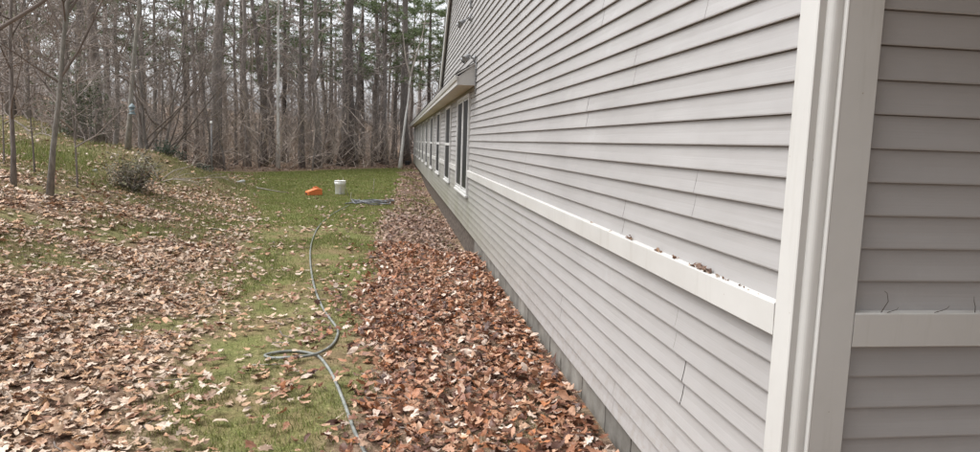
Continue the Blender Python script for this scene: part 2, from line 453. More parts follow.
seams_low = [1.543, 2.784, .68, .79, 3.35]   # distances of the first joints from the corner
for (z, nc), s in zip(rows, seams_low):
    run(YT, YG, z, nc, long_wall, s); run(YG, YE, z, nc, wing_wall)
seams_up = [1.537, .693, 3.251, 2.335, 1.494, .699, 2.1, 1.2]
k = 0; z = BELT1
while z < RZ+RS*(YM-YC)-.05:
    lo, hi = rake_y(z)
    ya, yb = max(YT, lo), min(YG, hi)
    if yb-ya < .1: break
    run(ya, yb, z, 2, long_wall, seams_up[k] if k < len(seams_up) else None, rake=z+2*EX > RZ)
    if z < 2.5: run(YG, YE, z, 2, wing_wall)
    z += 2*EX; k += 1
z = Z0-2*EX
while z < RZ-.1:
    if not (BELT0-.01 < z < BELT1-.01 or z < Z0-.01):
        nc = 1 if abs(z-(Z0+8*EX)) < .01 else 2
        run(1.334, 9.0, z, nc, front_wall, random.uniform(1.6, 3.2), 'x')
    z += EX if abs(z-(Z0+8*EX)) < .01 or (BELT0-.01 < z < BELT1-.01) else 2*EX

# fluted corner post
arc = [(1.189+.033*t-.0045*math.sin(math.pi*t), 1.838-.021*t-.0060*math.sin(math.pi*t)) for t in np.linspace(0, 1, 8)]
post = [(1.21, 1.934), (1.168, 1.934), (1.1655, 1.931), (1.1655, 1.845), (1.168, 1.841), (1.189, 1.841)]+arc+[(1.2235, 1.818), (1.2265, 1.818), (1.2280, 1.8055), (1.231, 1.8035), (1.235, 1.8045), (1.338, 1.8045), (1.3405, 1.807), (1.3405, 1.85), (1.21, 1.85)]
MB().prism(post, 'z', .1, RZ).build('corner_post', MT['trim'], house, recalc=True)

# belt course
bp = [(A+.014, BELT0+.001), (A-.020, BELT0+.001), (A-.024, BELT0+.004), (A-.027, BELT1+.004), (A-.025, BELT1+.008), (A+.014, BELT1+.012)]
WIN = [(11.22, 13.35, 0)]+[(15.0+3.58*i, 16.45+3.58*i, 1) for i in range(9)]
ends = [YT+.002]+[v for a, b, _ in WIN for v in (a-.003, b+.003)]+[YE-.1]
for i in range(0, len(ends), 2):
    MB().prism(bp, 'y', ends[i], ends[i+1]).build('belt_board', MT['trim'], long_wall if ends[i] < YG-3 else wing_wall, recalc=True)
bpx = [(YC-(x-A) * -1, zz) for x, zz in bp]
MB().prism([(YC+(x-A), zz) for x, zz in bp], 'x', 1.3415, 9.0).build('belt_board', MT['trim'], front_wall, recalc=True)

# windows (stand proud of the siding)
def window(y0, y1, kind, parent):
    z0, z1 = .77, 2.46
    t = .058
    m = MB()
    x0, x1 = A-.032, A+.012
    m.box((x0, y0, z0+.03), (x1, y0+t, z1)); m.box((x0, y1-t, z0+.03), (x1, y1, z1))
    m.box((x0+.002, y0+t, z1-t), (x1, y1-t, z1)); m.box((x0+.002, y0+t, z0+.03), (x1, y1-t, z0+.03+t*.8))
    f = m.build('window', MT['frame'], parent, bevel=.004)
    MB().box((x0-.02, y0-.03, z0-.005), (x1, y1+.03, z0+.028)).build('sill', MT['frame'], f, bevel=.003)
    ym = (y0+y1)/2
    def pane(a, b, c, d, dx=0): MB().box((A-.012+dx, a, c), (A-.004+dx, b, d)).build('pane', MT['glass'], f)
    if kind == 0:
        MB().box((x0+.006, ym-.06, z0+.03+t*.8), (x1, ym+.06, z1-t)).build('mullion', MT['frame'], f)
        for a, b in ((y0+t, ym-.06), (ym+.06, y1-t)):
            s = MB(); q = .03
            s.box((x0+.016, a, z0+.09), (x1-.01, a+q, z1-t)); s.box((x0+.016, b-q, z0+.09), (x1-.01, b, z1-t))
            s.box((x0+.018, a+q, z1-t-q), (x1-.01, b-q, z1-t)); s.box((x0+.018, a+q, z0+.09), (x1-.01, b-q, z0+.09+q))
            s.build('sash', MT['frame'], f); pane(a+q, b-q, z0+.09+q, z1-t-q)
    else:
        zm = (z0+z1)/2
        MB().box((x0+.010, y0+t, zm-.03), (x1, y1-t, zm+.03)).build('meeting_rail', MT['frame'], f)
        pane(y0+t, y1-t, z0+.09, zm-.03); pane(y0+t, y1-t, zm+.03, z1-t, .006)
    return f
for (y0, y1, kd) in WIN: window(y0, y1, kd, long_wall if y0 < YG-2 else wing_wall)

# pent eave over the windows, running on as the wing's eave
XO, YS = .908, 10.55
EAV = YE+.25
es = MB().box((XO+.03, YS+.022, 2.535), (A-.001, EAV, 2.547)).build('soffit', MT['soffit'], house)
fa = MB(); fa.prism([(XO, 2.528), (XO+.03, 2.528), (XO+.03, 2.66), (XO, 2.66)], 'y', YS, EAV).build('fascia', MT['trim'], house, recalc=True)
MB().prism([(XO-.018, 2.60), (XO-.001, 2.59), (XO-.001, 2.676), (XO-.034, 2.676), (XO-.034, 2.655)], 'y', YS-.02, EAV).build('crown_moulding', MT['trim'], house, recalc=True)
MB().prism([(XO+.031, 2.528), (A+.01, 2.528), (A+.01, 2.862), (XO+.031, 2.665)], 'y', YS, YS+.02).build('eave_end', MT['trim'], house, recalc=True)
MB().prism([(XO-.02, 2.680), (A+.0, 2.872), (A+.0, 2.848), (XO-.02, 2.655+.004)], 'y', YS-.02, YS-.001).build('eave_rake_moulding', MT['trim'], house, recalc=True)
MB().prism([(XO-.04, 2.682), (XO-.04, 2.690), (A-.001, 2.884), (A-.001, 2.876)], 'y', YS-.012, YG+.1).build('pent_roof', MT['shingle'], house, recalc=True)
MB().prism([(XO-.05, 2.680), (XO-.05, 2.697), (6.0, 5.6), (11.0, 2.69), (11.0, 2.66), (6.0, 5.57)], 'y', YG+.12, EAV+.05).build('wing_roof', MT['shingle'], house, recalc=True)
# gable roof and rake boards
pk = RZ+RS*(YM-YC)
def ry(y): return RZ+RS*((y-YC) if y < YM else (YG-y))
rf = MB().prism([(YC-.45, RZ-RS*.45+.10), (YM, pk+.10), (YG+.10, RZ-RS*.10+.10), (YG+.10, RZ-RS*.10+.22), (YM, pk+.22), (YC-.45, RZ-RS*.45+.22)], 'x', A-.08, 11.0).build('gable_roof', MT['shingle'], house, recalc=True)
for a, b in ((YC-.42, YM), (YG+.06, YM)):
    za, zb = ry(a), ry(b)
    MB().prism([(a, za-.12), (b, zb-.12), (b, zb+.098), (a, za+.098)], 'x', A-.078, A-.045).build('rake_board', MT['trim'], house, recalc=True)
    MB().prism([(a, za+.06), (b, zb+.06), (b, zb+.097), (a, za+.097)], 'x', A-.044, A+.01).build('rake_soffit', MT['trim'], house, recalc=True)
MB().box((A-.1, YC-.44, RZ-.28), (10.9, YC-.41, RZ-.13)).build('front_fascia', MT['trim'], house)

# foundation: grey skirt panels near, rough wall under the windows
y = YC+.02; fz = .18
while y < 10.3:
    L = random.uniform(.40, .50)
    dx = random.uniform(-.004, .004)
    MB().box((A+.028+dx, y+.004, -.25), (A+.07+dx, min(y+L, 10.32)-.004, Z0-.003)).build('foundation_panel', MT['concrete'], long_wall)
    y += L
x = A+.05
while x < 6:
    MB().box((x+.004, YC+.028, -.25), (x+.44, YC+.07, Z0-.003)).build('foundation_panel', MT['concrete'], front_wall); x += .45
MB().box((A+.11, 10.325, -.9), (A+.15, YE-.02, Z0-.003)).build('foundation_wall', MT['rubble'], wing_wall)

# unseen wing, added to keep sky light off the front wall from the right
MB().box((3.1, -6.5, -.2), (3.3, YC-.002, RZ)).build('shade_wing_wall', MT['siding'], house)
MB().prism([(2.65, RZ-.22), (2.65, RZ-.08), (6.5, RZ+2.2), (6.5, RZ+2.0)], 'y', -6.8, YC-.46).build('shade_wing_roof', MT['shingle'], house, recalc=True)

MB().box((1.02, .30, 2.74), (9, YC-.46, 2.90)).build('shade_porch_roof', MT['shingle'], house)  # assumed out-of-frame roof and soffit, added to shade the front wall
MB().box((1.02, .30, 2.715), (9, YC+.0, 2.738)).build('shade_porch_soffit', MT['soffit'], house)

# flood lights and the cable down to the eave
def flood(z, y, label, heads):
    t = empty('floodlight', (A-.012, y, z)); tag(t, label, 'floodlight')
    m = MB(); m.lathe([(0, 0), (.055, 0), (.055, .02), (.03, .035), (0, .035)], 16)
    o = m.build('base_plate', MT['metal'], t, True); o.rotation_euler = (0, -math.pi/2, 0)
    for dy, dz, tilt in heads:
        MB().tube([(-.03, 0, 0), (-.07, dy*.5, dz*.4), (-.10, dy, dz)], .009, 6).build('arm', MT['metal'], t, True)
        h = MB().lathe([(0, 0), (.022, 0), (.030, .03), (.045, .10), (.050, .12), (.044, .121), (0, .112)], 14).build('lamp_head', MT['metal'], t, True, (-.10, dy, dz))
        h.rotation_euler = (0, math.radians(-125), math.radians(tilt))
    return t
flood(2.93, 10.60, 'grey twin floodlight on the siding just above the end of the eave', ((-.10, .04, 35), (.12, .05, -35)))
flood(3.68, 11.45, 'grey twin floodlight high on the gable siding above the eave', ((-.08, -.06, 30), (.11, -.05, -30)))
tag(MB().tube([(A-.006, 10.53, 2.90), (A-.008, 10.525, 2.70), (A-.008, 10.52, 2.45), (A-.004, 10.53, 2.40)], .009, 6).build('cable', MT['metal'], None, True), 'thin dark cable down the siding at the end of the eave', 'cable')
tag(MB().box((A-.035, 11.42, 3.83), (A-.006, 11.50, 4.02)).build('junction_box', MT['metal'], None, bevel=.006), 'grey junction box on the siding above the higher floodlight', 'box')

# ------------------------------------------------------------------ fallen leaves
def leaf_shapes():
    out = []
    # oak: rounded lobes along a long blade
    t = [(0, -.50), (.05, -.42), (.16, -.34), (.10, -.22), (.26, -.12), (.15, 0), (.33, .12), (.17, .22), (.24, .36), (.08, .42), (0, .5)]
    out.append(np.array(t+[(-x, y) for x, y in t[-2:0:-1]]))
    # maple: pointed lobes
    t = [(0, -.52), (.03, -.30), (.24, -.36), (.22, -.22), (.46, -.10), (.30, .02), (.42, .26), (.18, .20), (.12, .32), (0, .54)]
    out.append(np.array(t+[(-x, y) for x, y in t[-2:0:-1]]))
    # beech / birch: plain oval
    t = [(0, -.5), (.14, -.36), (.25, -.12), (.25, .08), (.17, .30), (.07, .44), (0, .52)]
    out.append(np.array(t+[(-x, y) for x, y in t[-2:0:-1]]))
    return out
LS = leaf_shapes()
def leaf_batch(x, y, size, pal, lift, tiltmax, kinds=(.40, .10, .50)):
    """returns list of (V (n,k,3), col (n,3), k) per shape"""
    n = len(x); kind = rng.choice(3, n, p=kinds); res = []
    for s in range(3):
        q = np.where(kind == s)[0]; m = len(q)
        if not m: continue
        o = LS[s]; k = len(o)
        P = np.zeros((m, k+1, 3)); P[:, :k, :2] = o; P[:, k, 1] = 0
        P[:, :k, :2] *= 1+rng.normal(0, .07, (m, k, 1))
        c1 = rng.normal(.1, .8, (m, 1)); c2 = rng.normal(.1, .55, (m, 1)); c3 = rng.normal(0, .6, (m, 1))
        P[..., 2] = c1*P[..., 0]**2+c2*P[..., 1]**2+c3*P[..., 0]*P[..., 1]+rng.normal(0, .035, (m, k+1))
        P[:, :, 0] *= (1-.25*np.abs(c1)*.5)
        P *= size[q][:, None, None]
        a = rng.uniform(0, 2*np.pi, m); tl = np.abs(rng.normal(0, tiltmax, m)).clip(0, 1.25); b = rng.uniform(0, 2*np.pi, m)
        def rz(P, a):
            c, s_ = np.cos(a)[:, None], np.sin(a)[:, None]
            X = P[..., 0]*c-P[..., 1]*s_; Y = P[..., 0]*s_+P[..., 1]*c; P[..., 0] = X; P[..., 1] = Y
        rz(P, a)
        c, s_ = np.cos(tl)[:, None], np.sin(tl)[:, None]
        Y = P[..., 1]*c-P[..., 2]*s_; Z = P[..., 1]*s_+P[..., 2]*c; P[..., 1] = Y; P[..., 2] = Z
        rz(P, b)
        mn = P[..., 2].min(1)
        P[..., 2] += (ground(x[q], y[q])-mn*.8+lift[q]*rng.uniform(0, 1, m))[:, None]
        P[..., 0] += x[q][:, None]; P[..., 1] += y[q][:, None]
        pal_ = np.asarray(pal); col = pal_[rng.integers(0, len(pal_), m)]*rng.uniform(.68, 1.22, (m, 1))
        res.append((P, np.clip(col, 0, .9), k))
    return res
PAL_STRIP = [(.25, .115, .065), (.32, .165, .095), (.125, .052, .030), (.42, .265, .175), (.54, .42, .34), (.075, .034, .022), (.31, .125, .055), (.37, .205, .125), (.17, .070, .038), (.28, .13, .07)]
PAL_BANK = [(.45, .320, .225), (.38, .245, .155), (.48, .365, .275), (.32, .175, .098), (.52, .415, .325), (.24, .125, .075), (.42, .255, .145), (.30, .20, .135)]
PAL_FAR = [(.24, .145, .10), (.17, .10, .072), (.32, .215, .16), (.13, .078, .058), (.28, .165, .11), (.38, .275, .215)]
def scatter(nmax, x0, x1, y0, y1, dens_fn):
    x = rng.uniform(x0, x1, nmax); y = rng.uniform(y0, y1, nmax)
    k = rng.uniform(0, 1, nmax) < dens_fn(x, y); return x[k], y[k]
def merge(batches):
    V, F, C, n = [], [], [], 0
    for P, col, k in batches:
        m = len(P); V.append(P.reshape(-1, 3)); j = np.arange(k); kk = (j+1) % k
        T = np.stack([np.full(k, k), j, kk], 1)
        F.append((T[None]+(np.arange(m)*(k+1))[:, None, None]).reshape(-1, 3)+n)
        C.append(np.repeat(col, k+1, 0)); n += m*(k+1)
    return np.concatenate(V), np.concatenate(F), np.concatenate(C)
HP = [(-.11,3.44),(-.15,3.59),(-.20,3.79),(-.28,4.19),(-.36,4.55),(-.44,4.86),(-.56,5.21),(-.71,5.32),(-.82,5.32),(-.92,5.25),(-.945,5.19),(-.88,5.14),(-.78,5.10),(-.65,5.14),(-.55,5.24),(-.48,5.47),(-.46,5.76),(-.49,6.07),(-.69,6.82),(-.92,8.05),(-1.16,9.79),(-1.30,11.25),(-1.39,13.21),(-1.33,15.38),(-1.11,17.3)]
def off_hose(x, y):
    d = np.full(len(x), 9.0)
    for (x0, y0), (x1, y1) in zip(HP[:-1], HP[1:]):
        L2 = (x1-x0)**2+(y1-y0)**2; t = np.clip(((x-x0)*(x1-x0)+(y-y0)*(y1-y0))/L2, 0, 1)
        d = np.minimum(d, np.hypot(x-x0-t*(x1-x0), y-y0-t*(y1-y0)))
    return (d > .06) | (rng.uniform(0, 1, len(x)) < .28)
def leaves():
    zones = []
    dn = lambda x, y: litter(x, y)**1.15*(x < np.where(y > 10.4, 1.29, 1.17))
    # strip by the house
    f = lambda x, y: dn(x, y)*(x > -.75-.05*y)
    def go(n, x0, x1, y0, y1, fn, pal, s0, s1, lift, tilt, key):
        x, y = scatter(n, x0, x1, y0, y1, fn); kp = off_hose(x, y); x, y = x[kp], y[kp]
        b = leaf_batch(x, y, rng.uniform(s0, s1, len(x)), pal, np.full(len(x), lift), tilt); zones.append((key, b))
    go(12500, -.75, 1.18, 2.2, 11, f, PAL_STRIP, .050, .100, .060, .45, 'strip')
    go(4600, -.9, 1.3, 11, 22, f, PAL_FAR, .075, .125, .035, .32, 'strip')
    go(2600, -.9, 1.3, 22, 45, f, PAL_FAR, .10, .16, .02, .28, 'strip')
    # bank and lawn
    g = lambda x, y: dn(x, y)*(x <= -.62)
    go(21000, -6, -.6, 2.2, 9, g, PAL_BANK, .048, .102, .045, .30, 'bank')
    go(14000, -10, -.6, 9, 17, g, PAL_BANK, .080, .135, .030, .28, 'bank')
    go(7000, -14, -.6, 17, 30, g, PAL_BANK, .10, .15, .03, .34, 'bank')
    ws = lambda x, y: .9*sstep(0, 2, y-lawn_far(x))
    go(7000, -26, 4, 30, 60, ws, [(.24, .16, .12), (.30, .21, .16), (.18, .115, .085)], .12, .2, .03, .4, 'woods')
    big = []; rest = []
    cand = []
    for zi, (key, bs) in enumerate(zones):
        for bi, (P, col, k) in enumerate(bs):
            pr = proj(P.reshape(-1, 3)); uv = pr[:, :2].reshape(len(P), k+1, 2)
            mid = uv.mean(1); ok = (mid[:, 0] > 6) & (mid[:, 0] < 760) & (mid[:, 1] < 446)
            ar = (uv[..., 0].max(1)-uv[..., 0].min(1))*(uv[..., 1].max(1)-uv[..., 1].min(1))*ok
            for i in np.argsort(-ar)[:300]: cand.append((ar[i], zi, bi, i))
    cand.sort(key=lambda c: -c[0])
    pick = {}
    for a, zi, bi, i in cand[:300]: pick.setdefault((zi, bi), []).append(int(i))
    lab = {'strip': ('brown curled leaf lying loose on top of the litter along the house wall', 'loose leaves beside the house wall'),
           'lawn': ('dead leaf lying by itself on the mossy lawn around the hose', 'loose leaves on the mossy lawn'),
           'bank': ('pale tan leaf lying loose on the leafy bank at the left edge', 'loose leaves on the leafy bank'),
           'woods': ('dead leaf on the floor of the woods', 'loose leaves in the woods')}
    bulk = {}
    for zi, (key, bs) in enumerate(zones):
        for bi, (P, col, k) in enumerate(bs):
            sel = pick.get((zi, bi), [])
            for i in sel:
                c = P[i].mean(0); j = np.arange(k)
                T = np.stack([np.full(k, k), j, (j+1) % k], 1)
                me = mesh_np('dead_leaf', P[i]-c, T, MT['leaf'], True, {'col': np.repeat(col[i:i+1], k+1, 0)})
                o = link('dead_leaf', me, None, c)
                kk = key
                if key == 'bank' and c[0] > -1.05-.165*(c[1]-4): kk = 'lawn'
                if key == 'strip' and c[0] < -.2: kk = 'lawn'
                tag(o, lab[kk][0], 'leaf', lab[kk][1])
            keep = np.ones(len(P), bool); keep[sel] = False
            bulk.setdefault(key, []).append((P[keep], col[keep], k))
    nm = {'strip': ('leaf_litter', 'thick brown leaf litter heaped in the strip along the house wall', 'leaves'),
          'bank': ('bank_leaf_litter', 'pale tan fallen leaves spread over the bank and thinly over the lawn', 'leaves'),
          'woods': ('woodland_leaf_litter', 'brown leaf litter on the floor of the woods behind the lawn', 'leaves')}
    for key, bs in bulk.items():
        V, F, C = merge(bs)
        o = link(nm[key][0], mesh_np(nm[key][0], V, F, MT['leaf'], True, {'col': C}))
        tag(o, nm[key][1], nm[key][2], kind='stuff')
leaves()
def fallen_twigs():
    rs = np.random.default_rng(77); m = MB()
    x, y = scatter(900, -6, 1.1, 2.4, 15, lambda x, y: .04+.32*litter(x, y))
    for a, b in zip(x, y):
        L = rs.uniform(.08, .38); t = rs.uniform(0, 6.28); d = np.array([math.cos(t), math.sin(t)])
        P = []
        for k in range(4):
            p = np.array([a, b])+d*L*k/3+rs.normal(0, .012, 2); P.append((p[0], p[1], gz(*p)+.03+rs.uniform(0, .025)))
        m.tube(P, np.linspace(.0045, .0018, 4)*rs.uniform(.7, 1.5), 4, False)
    tag(m.build('fallen_twigs', MT['twig_dark'], None, True), 'fine broken twigs strewn through the leaf litter', 'twigs', kind='stuff')
fallen_twigs()

# ------------------------------------------------------------------ grass
def blades(x, y, h, wd, cols, lean=.5):
    n = len(x); a = rng.uniform(0, 2*np.pi, n); z = ground(x, y)-.004
    d = np.stack([np.cos(a), np.sin(a)], 1); b = rng.uniform(0, 2*np.pi, n); l = rng.uniform(.1, lean, n)*h
    e = np.stack([np.cos(b), np.sin(b)], 1)
    p = np.stack([x, y], 1)
    def pt(q, zz): return np.concatenate([q, zz[:, None]], 1)
    w_ = wd[:, None]*d*.5
    V = np.stack([pt(p-w_, z), pt(p+w_, z), pt(p+w_*.7+e*(l*.4)[:, None], z+h*.6), pt(p-w_*.7+e*(l*.4)[:, None], z+h*.6), pt(p+e*l[:, None], z+h*rng.uniform(.8, 1, n))], 1).reshape(-1, 3)
    i = np.arange(n)[:, None]*5
    return V, i+np.array([[0, 1, 2, 3]]), i+np.array([[3, 2, 4]]), np.repeat(cols, 5, 0)
def grass():
    GP = np.array([(.155, .185, .050), (.185, .205, .060), (.22, .220, .080), (.130, .165, .046)])
    TP = np.array([(.34, .29, .17), (.26, .22, .12), (.20, .18, .09), (.16, .165, .07)])
    parts = []
    def zone(n, x0, x1, y0, y1, h0, h1, w_, fn, tan):
        x, y = scatter(n, x0, x1, y0, y1, fn); m = len(x)
        c = GP[rng.integers(0, 4, m)]*rng.uniform(.75, 1.25, (m, 1)); t = TP[rng.integers(0, 4, m)]*rng.uniform(.7, 1.1, (m, 1))
        k = rng.uniform(0, 1, m) < tan(x, y); c[k] = t[k]
        h = rng.uniform(h0, h1, m)*(.6+.8*fnoise(x, y, 1.2, 21))
        parts.append(blades(x, y, h, np.full(m, w_)*rng.uniform(.7, 1.3, m), c, .9))
    lawnm = lambda x, y: (1-.93*litter(x, y))*(y < lawn_far(x))*(x < 1.1)*(x > -8.5-.0*y)
    thin = lambda x, y: lawnm(x, y)*(.10+.90*sstep(.42, .58, fnoise(x, y, 1.3, 22)))
    tn = lambda x, y: .34-.28*sstep(6, 16, y)+.25*(fnoise(x, y, .5, 23)-.5)+.55*sstep(-3.4, -4.8, x)*(1-sstep(20, 25, y))
    zone(70000, -3.2, 1.1, 2.3, 7, .018, .050, .0048, thin, tn)
    zone(85000, -4.5, 1.1, 7, 13, .025, .055, .0062, thin, tn)
    zone(70000, -6, 1.1, 13, 22, .03, .06, .009, lawnm, tn)
    zone(70000, -8.5, 1.1, 22, 42, .04, .075, .016, lawnm, tn)
    # bank: dead tan grass with green tufts
    bk = lambda x, y: (1-.75*litter(x, y))*(.25+.75*sstep(.45, .62, fnoise(x, y, .7, 24)))*(x < -1.4-.16*(y-4))
    bt = lambda x, y: .72+.6*(fnoise(x, y, .35, 25)-.5)-1.0*np.exp(-((x+7.2)/1.2)**2-((y-15.8)/1.9)**2)
    zone(26000, -6, -1.3, 3, 10, .04, .11, .005, lambda x, y: bk(x, y)*sstep(.5, .62, fnoise(x, y, .8, 24)), bt)
    zone(60000, -14, -2.5, 10, 26, .06, .16, .009, bk, bt)
    zone(16000, -10, -5, 12, 19.5, .07, .15, .010, lambda x, y: np.exp(-((x+7.2)/1.1)**2-((y-15.8)/1.8)**2), lambda x, y: 0*x+.08)
    V, Q, T, C, n = [], [], [], [], 0
    for v, q, t, c in parts:
        V.append(v); Q.append(q+n); T.append(t+n); C.append(c); n += len(v)
    o = link('lawn_grass', mesh_np('lawn_grass', np.concatenate(V), [np.concatenate(Q), np.concatenate(T)], MT['blade'], False, {'col': np.concatenate(C)}))
    tag(o, 'thin spring grass of the lawn and of the bank at left', 'grass', kind='stuff')
grass()

# ------------------------------------------------------------------ trees
def limb(p, d, L, r, n, wig, up, rs):
    """polyline of a branch"""
    P = [np.array(p, float)]; d = np.array(d, float); d /= np.linalg.norm(d); st = L/n
    for i in range(n):
        d = d+rs.normal(0, wig, 3)+np.array([0, 0, up]); d /= np.linalg.norm(d); P.append(P[-1]+d*st)
    return np.array(P), np.linspace(r, max(r*.22, .003), n+1)
def bare_tree(seed, H, r, first, nb, blen, lean=(0, 0), wig=.05, sec=5, ter=4, fork=None, fine=.004):
    rs = np.random.default_rng(seed)
    n = 12; zt = np.linspace(0, 1, n+1)
    off = np.cumsum(rs.normal(0, wig*H/n, (n+1, 2)), 0); off -= off[0]
    P = np.stack([off[:, 0]+lean[0]*zt*H, off[:, 1]+lean[1]*zt*H, zt*H], 1)
    R = r*(1-.80*zt)*(1+.45*np.exp(-zt*H/.35)); R[0] *= 1.1
    P[0, 2] = -.25
    tr = MB().tube(P, R, 10)
    cr = MB()
    def at(z):
        f = z*n; i = min(int(f), n-1); t = f-i
        return P[i]*(1-t)+P[i+1]*t, R[i]*(1-t)+R[i+1]*t
    if fork:
        for (z, dx, dy, L) in fork:
            p, rr = at(z); q, qr = limb(p, (dx, dy, 1), L, max(rr*.62, r*.5), 7, .07, .06, rs); cr.tube(q, qr, 7, False)
            for _ in range(6):
                j = rs.integers(2, 7); d = rs.normal(0, 1, 3); d[2] = abs(d[2])*.7+.2
                q2, r2 = limb(q[j], d, rs.uniform(.5, 1.3), qr[j]*.4, 4, .12, .04, rs); cr.tube(q2, r2, 4, False)
    for b in range(nb):
        z = first+(.97-first)*((b+rs.uniform(0, 1))/nb)**.9
        p, rr = at(z); a = rs.uniform(0, 2*np.pi); el = rs.uniform(.15, .9)
        d = (math.cos(a)*math.cos(el), math.sin(a)*math.cos(el), math.sin(el))
        L = blen*rs.uniform(.5, 1.1)*(1.05-.6*z); br = min(rr*.55, .05*L**.5*.6)
        q, qr = limb(p, d, L, br, 6, .14, .05, rs); cr.tube(q, qr, 5, False)
        for _ in range(sec):
            j = rs.integers(1, 6); d2 = (q[j]-q[j-1])/np.linalg.norm(q[j]-q[j-1])+rs.normal(0, .6, 3)
            L2 = L*rs.uniform(.25, .55); q2, r2 = limb(q[j], d2, L2, max(qr[j]*.55, fine*1.5), 4, .16, .05, rs); cr.tube(q2, r2, 3, False)
            for _ in range(ter):
                j2 = rs.integers(1, 4); d3 = (q2[j2]-q2[j2-1])/np.linalg.norm(q2[j2]-q2[j2-1])+rs.normal(0, .7, 3)
                q3, r3 = limb(q2[j2], d3, L2*rs.uniform(.3, .6), max(r2[j2]*.6, fine), 2, .15, .05, rs); cr.tube(q3, r3, 3, False)
    return tr, cr
def mb_mesh(m, name, mat, smooth=True, attr=None):
    return mesh_np(name, np.concatenate(m.v), [np.concatenate(f) for f in m.f.values()], mat, smooth, attr)
def needles(cs, rs, per, ln, wd):
    n = len(cs)*per; c = np.repeat(cs, per, 0)+rs.normal(0, .05, (n, 3))
    d = rs.normal(0, 1, (n, 3)); d[:, 2] = d[:, 2]*.6+.25; d /= np.linalg.norm(d, axis=1)[:, None]
    s = np.cross(d, rs.normal(0, 1, (n, 3))); s /= np.linalg.norm(s, axis=1)[:, None]+1e-6
    L = rs.uniform(.6, 1.2, (n, 1))*ln
    V = np.stack([c-s*wd/2, c+s*wd/2, c+d*L], 1).reshape(-1, 3)
    g = rs.uniform(.65, 1.35, (len(cs), 1)); g = np.repeat(g, per, 0)
    col = np.array([.135, .175, .080])*g*rs.uniform(.8, 1.2, (n, 1))
    return V, np.arange(n*3).reshape(-1, 3), np.repeat(col, 3, 0)
def pine(seed, H, r, first, nb, blen):
    rs = np.random.default_rng(seed); n = 10; zt = np.linspace(0, 1, n+1)
    off = np.cumsum(rs.normal(0, .012*H/n, (n+1, 2)), 0); off -= off[0]
    P = np.stack([off[:, 0], off[:, 1], zt*H], 1); P[0, 2] = -.25
    R = r*(1-.85*zt)*(1+.35*np.exp(-zt*H/.4)); tr = MB().tube(P, R, 10); br = MB(); cs = []
    for b in range(nb):
        z = first+(.98-first)*(b+rs.uniform(0, 1))/nb; i = min(int(z*n), n-1); t = z*n-i; p = P[i]*(1-t)+P[i+1]*t
        a = rs.uniform(0, 2*np.pi); L = blen*rs.uniform(.55, 1.1)*(1.1-.75*(z-first)/(1-first))
        q, qr = limb(p, (math.cos(a), math.sin(a), rs.uniform(-.1, .35)), L, .018+.008*L, 6, .07, -.01, rs); br.tube(q, qr, 4, False)
        for _ in range(9):
            j = rs.integers(2, 7); j = min(j, 6); d2 = (q[j]-q[j-1])/np.linalg.norm(q[j]-q[j-1])+rs.normal(0, .55, 3)*np.array([1, 1, .35])
            q2, r2 = limb(q[j], d2, L*rs.uniform(.18, .38), .008, 3, .1, .02, rs); br.tube(q2, r2, 3, False)
            cs += [q2[1], q2[2], q2[3], (q2[2]+q2[3])/2]
    for b in range(10):
        z = rs.uniform(.06, first); i = min(int(z*n), n-1); t = z*n-i; p = P[i]*(1-t)+P[i+1]*t; a = rs.uniform(0, 2*np.pi)
        q, qr = limb(p, (math.cos(a), math.sin(a), rs.uniform(-.2, .2)), rs.uniform(.5, 1.8), .02, 4, .12, 0, rs); tr.tube(q, qr, 4, False)
        for _ in range(3):
            j = rs.integers(1, 4); q2, r2 = limb(q[j], rs.normal(0, 1, 3), rs.uniform(.2, .6), .007, 2, .1, 0, rs); tr.tube(q2, r2, 3, False)
    return tr, br, needles(np.array(cs), rs, 11, .27, .036)

# kinds
KINDS = {}
for i in range(6):
    t, c = bare_tree(100+i, 13.5, .15, .12 if i % 2 else .2, 20, 3.2, (random.uniform(-.05, .05), 0), .05, 6, 5, fine=.011)
    KINDS['bare%d' % i] = (mb_mesh(t, 'trunk', MT['bark']), mb_mesh(c, 'crown', MT['twig']))
for i in range(5):
    t, c = bare_tree(200+i, 7.5, .035, .10, 26, 1.9, (random.uniform(-.14, .14), random.uniform(-.05, .05)), .07, 5, 5, fine=.008)
    KINDS['sapling%d' % i] = (mb_mesh(t, 'trunk', MT['bark']), mb_mesh(c, 'crown', MT['twig']))
for i in range(3):
    t, c, (nv, nf, nc) = pine(300+i, 15, .20, .36, 36, 3.9)
    KINDS['pine%d' % i] = (mb_mesh(t, 'trunk', MT['bark_dark']), mb_mesh(c, 'branches', MT['twig']), mesh_np('needles', nv, nf, MT['green'], False, {'col': nc}))
TREES = [0]
def put(kind, x, y, label, group=None, name='bare_tree', rz=None, s=1.0, thick=1.0, tilt=(0, 0)):
    k = KINDS[kind]; t = empty(name, (x, y, gz(x, y)-.02))
    tag(t, label, 'tree', group)
    t.rotation_euler = (tilt[0], tilt[1], random.uniform(0, 6.28) if rz is None else rz)
    names = ('trunk', 'crown') if len(k) == 2 else ('trunk', 'branches', 'needles')
    for nm, me in zip(names, k):
        o = link(nm, me, t)
        o.scale = (s*(thick if nm == 'trunk' else 1), s*(thick if nm == 'trunk' else 1), s)
    TREES[0] += 1; return t
